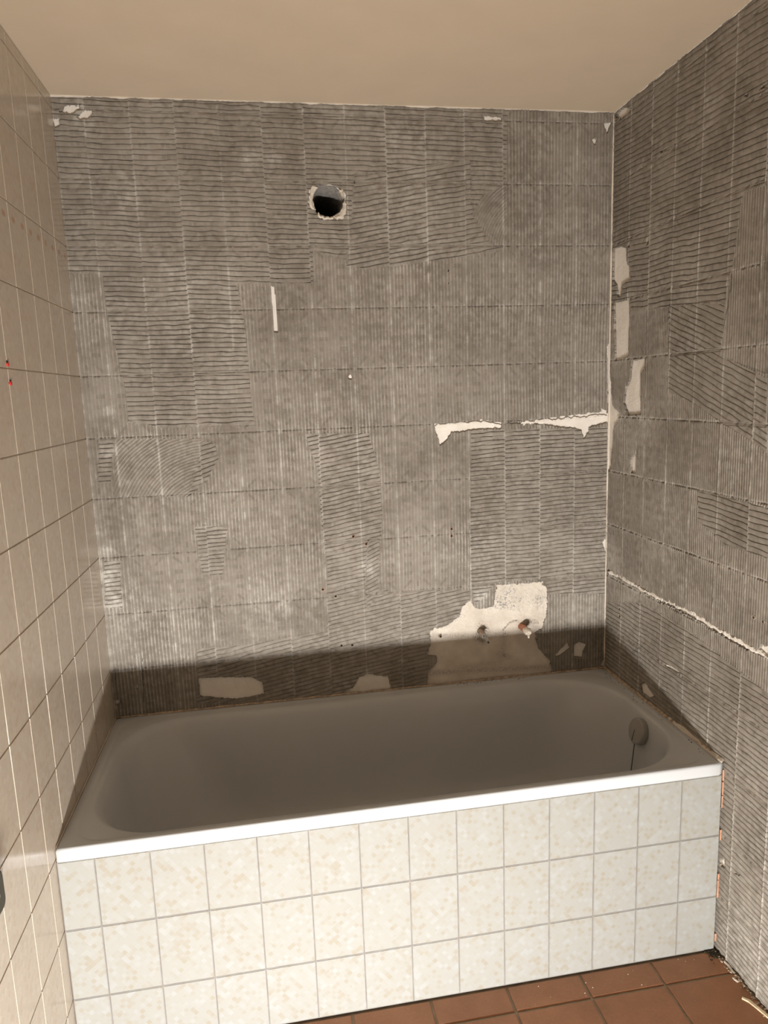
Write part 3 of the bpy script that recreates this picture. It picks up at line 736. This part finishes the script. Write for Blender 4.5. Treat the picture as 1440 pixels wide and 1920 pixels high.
for a in range(len(loops)-1):
    for k in range(NT_): Fc.append((a*NT_+k, a*NT_+(k+1) % NT_, (a+1)*NT_+(k+1) % NT_, (a+1)*NT_+k))
Fc.append(tuple((len(loops)-1)*NT_+k for k in range(NT_)))
tm = pymesh('basin', V, Fc, True)
bm = bmesh.new(); bm.from_mesh(tm); bmesh.ops.remove_doubles(bm, verts=bm.verts[:], dist=.00005); bmesh.ops.recalc_face_normals(bm, faces=bm.faces[:]); bm.to_mesh(tm); bm.free()
tm.polygons.foreach_set('use_smooth', [True]*len(tm.polygons))
child_of(tub, 'basin', tm, M_ENA)
# overflow knob with its chain
KX, KY, KZ = 1.738, -.405, .545
ax = Vector((-.97, 0, .24)).normalized()
c0 = Vector((KX+.026, KY, KZ-.004))
V, Fc = tube([c0, c0+ax*.014], [.026, .026], 32); 
kn = child_of(tub, 'overflow_knob', joinmesh('overflow_knob', [tube([c0+ax*.004, c0+ax*.008, c0+ax*.026, c0+ax*.030, c0+ax*.0315], [.040, .0435, .0435, .042, .038], 40), (V, Fc)], False), M_GRV)
for p in kn.data.polygons: p.use_smooth = len(p.vertices) == 4
cf = c0+ax*.0316; upv = Vector((0, 0, 1)); upv = (upv-ax*upv.dot(ax)).normalized(); sd = ax.cross(upv)
V = []
for a, b in ((-.0016, -.036), (.0016, -.036), (.0006, .004), (-.0006, .004)):
    for d in (-.001, .0008): V.append(cf+sd*(a+.004)+upv*b+ax*d)
link('pointer_line', pymesh('pointer_line', V, [(1, 3, 5, 7), (0, 1, 3, 2), (2, 3, 5, 4), (4, 5, 7, 6), (6, 7, 1, 0)]), M_CHN, kn).matrix_parent_inverse = kn.matrix_world.inverted()
base = c0+ax*.033-Vector((0, 0, .046)); parts = [tube([base+Vector((.004, .008, .006)), base+Vector((.004, -.008, .006))], [.0048, .0048], 10)]
child_of(tub, 'chain_clip', joinmesh('chain_clip', parts, False), M_CHN)
parts = []
for k in range(34):
    c = base-Vector((.00035*k, 0, .0035*k)); bmm = bmesh.new(); bmesh.ops.create_icosphere(bmm, subdivisions=1, radius=.0021)
    parts.append(([v.co+c for v in bmm.verts], [tuple(v.index for v in f.verts) for f in bmm.faces])); bmm.free()
child_of(tub, 'bead_chain', joinmesh('bead_chain', parts, True), M_CHN)
# old sealant along the walls
def sealant(p0, p1, out, rmin, rmax, step=.006, mat=None, name='sealant_strip', sd=1.0):
    p0, p1, out = Vector(p0), Vector(p1), Vector(out); m = int((p1-p0).length/step); V = []; Fc = []
    for k in range(m+1):
        p = p0.lerp(p1, k/m); w = rmin+(rmax-rmin)*float(fbm(k*step/.03, sd, 96)); hh = rmin+(rmax-rmin)*float(fbm(k*step/.035, sd+9, 97))
        V += [p-Vector((0, 0, .002)), p+out*w, p+out*w*.8+Vector((0, 0, hh*.45)), p+out*.001+Vector((0, 0, hh)), p-out*.001+Vector((0, 0, hh*.9))]
    for k in range(m):
        for c in range(4): Fc.append((k*5+c, k*5+c+1, (k+1)*5+c+1, (k+1)*5+c))
    child_of(tub, name, pymesh(name, V, Fc), mat or M_SIL)
sealant((.002, -.0085, ZRIM), (L-.009, -.0085, ZRIM), (0, -1, 0), .0005, .008, sd=1.5)
sealant((L-.009, -.0085, ZRIM), (L-.009, -W+.02, ZRIM), (-1, 0, 0), .001, .014, sd=3.5)
sealant((L-.009, -W*.62, ZRIM+.001), (L-.009, -W-.001, ZRIM+.001), (-1, 0, 0), .001, .017, mat=M_PLB, sd=5.5)
sealant((.0018, -W+.004, ZRIM), (.0018, -.009, ZRIM), (1, 0, 0), .001, .003, mat=M_GRL, sd=7.5)

# crumbs nobody could count
def crumbs(name, pts, label, mats, rmin=.001, rmax=.0035):
    parts = []
    for p in pts:
        r = random.uniform(rmin, rmax); bmm = bmesh.new(); bmesh.ops.create_icosphere(bmm, subdivisions=1, radius=r)
        sc = Vector((random.uniform(.6, 1.6), random.uniform(.6, 1.6), random.uniform(.4, .9)))
        vs = [Vector((v.co.x*sc.x, v.co.y*sc.y, v.co.z*sc.z))*random.uniform(.75, 1.2)+Vector(p)+Vector((0, 0, r*sc.z*.75)) for v in bmm.verts]
        parts.append((vs, [tuple(v.index for v in f.verts) for f in bmm.faces])); bmm.free()
    o = link(name, joinmesh(name, parts), mats); return tag(o, label, 'debris', None, 'stuff')
pts = [(L-.022-abs(random.gauss(0, .014)), random.uniform(-W+.03, -.02), ZRIM-.0005) for _ in range(34)]
crumbs('rim_crumbs', pts, 'dark crumbs scattered on the bath rim by the right wall', M_BRN, .0007, .002)
pts = [(random.uniform(1.2, 1.5), -.020-abs(random.gauss(0, .006)), ZRIM-.0012) for _ in range(36)]
crumbs('mortar_crumbs', pts, 'mortar crumbs on the bath rim below the pipes', M_BRN, .0008, .0024)
pts = [(L-.009-abs(random.gauss(0, .018)), -W-.004-abs(random.gauss(0, .016)), 0) for _ in range(130)]
crumbs('corner_rubble', pts, 'dark rubble crumbs heaped in the floor corner by the panel', M_BRN, .001, .0038)
pts = [(L-.009-abs(random.gauss(0, .008)), -W-random.uniform(0, .32), 0) for _ in range(150)]
crumbs('wall_foot_grit', pts, 'brown grit along the foot of the right wall', M_SIL, .001, .0035)
pts = [(random.uniform(1.2, L-.02), -W-.005-abs(random.gauss(0, .05)), 0) for _ in range(16)]
crumbs('pale_crumbs', pts, 'pale plaster crumbs sprinkled over the terracotta floor', M_PLB, .0006, .0018)

# ---------------------------------------------------------------- pipe stubs
p1 = bw(900, 1183); P = Vector((p1[0], .004, p1[1]))
st1 = empty('pipe_stub', P); tag(st1, 'limescaled pipe stub with a pointed tip, left of the two stubs', 'pipe', 'cut pipe stubs in the back wall')
d = Vector((-.02, -1, -.04))
def on(par, name, vf, mat, smooth=True):
    me = joinmesh(name, [vf], False)
    for p in me.polygons: p.use_smooth = smooth and len(p.vertices) == 4
    return child_of(par, name, me, mat)
on(st1, 'pipe', tube([P, P+d*.03, P+d*.044, P+d*.046, P+d*.052], [.0115, .0112, .0118, .0105, .0100], 20), M_LIM)
on(st1, 'collar', tube([P+d*.048, P+d*.050, P+d*.060, P+d*.062], [.0095, .0108, .0104, .0085], 12), M_MET)
on(st1, 'tip', tube([P+d*.060, P+d*.070+Vector((.002, 0, -.003)), P+d*.084+Vector((.004, 0, -.007)), P+d*.094+Vector((.005, 0, -.009))], [.0080, .0062, .0036, .0028], 10), M_MET)
on(st1, 'tip_opening', tube([P+d*.092+Vector((.005, 0, -.009)), P+d*.0985+Vector((.0055, 0, -.010))], [.0036, .0030], 10), M_DRK)
p2 = bw(977, 1174); P = Vector((p2[0], .006, p2[1]))
st2 = empty('pipe_stub', P); tag(st2, 'copper pipe stub with a taped end, right of the two stubs', 'pipe', 'cut pipe stubs in the back wall')
d = Vector((.06, -1, -.03))
on(st2, 'pipe', tube([P, P+d*.05, P+d*.052], [.0125, .0125, .0118], 22), M_COP)
V, Fc = tube([P+d*(.048+.004*k) for k in range(9)], [.0128, .0135, .0125, .0132, .0138, .0128, .0122, .010, .007], 18)
V = [v+Vector((random.uniform(-.0012, .0012), random.uniform(-.001, .001), random.uniform(-.0014, .0014))) for v in V]
on(st2, 'tape_wrap', (V, Fc), M_TAPE, False)
V, Fc = tube([P+d*.074+Vector((-.002, 0, -.006)), P+d*.082+Vector((-.004, 0, -.014)), P+d*.084+Vector((-.004, 0, -.019))], [.005, .0042, .002], 8)
on(st2, 'tape_tail', (V, Fc), M_TAPE, False)

# ---------------------------------------------------------------- small things
for (y, z_, lab) in ((-.663, 1.786, 'red plastic wall plug in the left tiles, upper of two'), (-.659, 1.743, 'red plastic wall plug in the left tiles, lower of two')):
    o = empty('wall_plug', (0, y, z_)); tag(o, lab, 'wall plug', 'red wall plugs in the left wall')
    P = Vector((0, y, z_))
    child_of(o, 'collar', joinmesh('collar', [tube([P+Vector((-.002, 0, 0)), P+Vector((.0022, 0, 0)), P+Vector((.0034, 0, 0))], [.0052, .0052, .004], 14)]), M_RED)
    child_of(o, 'socket', joinmesh('socket', [tube([P+Vector((-.003, 0, .0045)), P+Vector((.0016, 0, .0045))], [.004, .004], 12)]), M_DRK)
# dark metal bracket at the frame's left edge
BY, BZ = -1.180, .776
prof = []
for cy_, cz_, a0 in ((.06, .024, 0), (-.06, .024, 90), (-.06, -.024, 180), (.06, -.024, 270)):
    for k in range(6):
        a = math.radians(a0+18*k); prof.append((cy_+.014*math.cos(a), cz_+.014*math.sin(a)))
V = []; nb = len(prof)
for x_, k_ in ((.0, 1.0), (.021, 1.0), (.0235, .985), (.025, .95)): V += [(x_, BY+p*k_, BZ+q_*k_) for p, q_ in prof]
Fc = [(r0*nb+k, r0*nb+(k+1) % nb, (r0+1)*nb+(k+1) % nb, (r0+1)*nb+k) for r0 in range(3) for k in range(nb)]
Fc.append(tuple(3*nb+k for k in range(nb)))
me = pymesh('plate', V, Fc)
br = empty('wall_bracket', (0, BY, BZ)); tag(br, 'dark brown metal bracket on the left tiles at the picture edge', 'bracket')
child_of(br, 'plate', me, M_BRN)
for dy in (-.04, .04):
    child_of(br, 'screw', joinmesh('screw', [tube([Vector((.024, BY+dy, BZ)), Vector((.0265, BY+dy, BZ)), Vector((.0275, BY+dy, BZ))], [.005, .0048, .0035], 12)]), M_MET)

def splinter(name, pts, w, h, label, mat, cat, base=0.0):
    V = []; Fc = []; m = len(pts)
    for k, (x, y) in enumerate(pts):
        a = pts[max(0, k-1)]; b = pts[min(m-1, k+1)]; t = Vector((b[0]-a[0], b[1]-a[1], 0)).normalized(); nn = Vector((-t.y, t.x, 0))
        ww = w*random.uniform(.8, 1.15)*(.6 if k in (0, m-1) else 1); c = Vector((x, y, base+random.uniform(0, .0012)))
        V += [c-nn*ww/2, c+nn*ww/2, c+nn*ww*.35+Vector((0, 0, h)), c-nn*ww*.4+Vector((0, 0, h*.85))]
    for k in range(m-1):
        for c in range(4): Fc.append((k*4+c, k*4+(c+1) % 4, (k+1)*4+(c+1) % 4, (k+1)*4+c))
    Fc += [(3, 2, 1, 0), tuple((m-1)*4+c for c in range(4))]
    return tag(link(name, pymesh(name, V, Fc), mat), label, cat)
a = flr(1391, 1872); b = flr(1405, 1878); c = flr(1420, 1891); e = flr(1440, 1907); f = flr(1462, 1926)
splinter('wood_splinter', [a, b, c, e, f], .011, .004, 'long pale wood splinter lying on the terracotta floor', M_WOOD, 'splinter')
splinter('plaster_sliver', [flr(1374, 1834), flr(1378, 1838), flr(1384, 1842)], .006, .003, 'small curled plaster sliver on the floor by the right wall', M_PLB, 'sliver')
splinter('sealant_sliver', [flr(1358, 1804), flr(1366, 1812), flr(1373, 1822), flr(1378, 1827)], .007, .004, 'pale sealant strip along the foot of the right wall', M_PLB, 'sliver')

# ragged paint edge where the ceiling meets the stripped walls
def paint_edge(p0, p1, out, m):
    p0, p1, out = Vector(p0), Vector(p1), Vector(out); V = []; Fc = []
    for k in range(m+1):
        p = p0.lerp(p1, k/m); hh = .0008+.0042*max(0, float(vn(k*.17, 3.3, 91))*1.5-.4)+random.uniform(0, .001)
        V += [p+out*.0088, p+out*.0098-Vector((0, 0, hh)), p-Vector((0, 0, hh))]
    for k in range(m): Fc += [(3*k, 3*k+1, 3*k+4, 3*k+3), (3*k+1, 3*k+2, 3*k+5, 3*k+4)]
    link('paint_edge', pymesh('paint_edge', V, Fc), M_PLA, ceiling)
paint_edge((0, 0, ZC), (L, 0, ZC), (0, -1, 0), 260)
paint_edge((L, 0, ZC), (L, -1.1, ZC), (-1, 0, 0), 160)
# loose grout strip left in the bare corner
m = 120; V = []; Fc = []
for k in range(m+1):
    z_ = .62+(ZC-.63)*k/m; w = .0015+.003*float(vn(k*.21, 1.7, 95))
    V += [(L-.0082-w, -.0082, z_), (L-.0078, -.0088-w*.6, z_), (L-.006, -.006, z_)]
for k in range(m): Fc += [(3*k, 3*k+1, 3*k+4, 3*k+3), (3*k+1, 3*k+2, 3*k+5, 3*k+4)]
link('corner_grout', pymesh('corner_grout', V, Fc), M_GRL, wall_back)
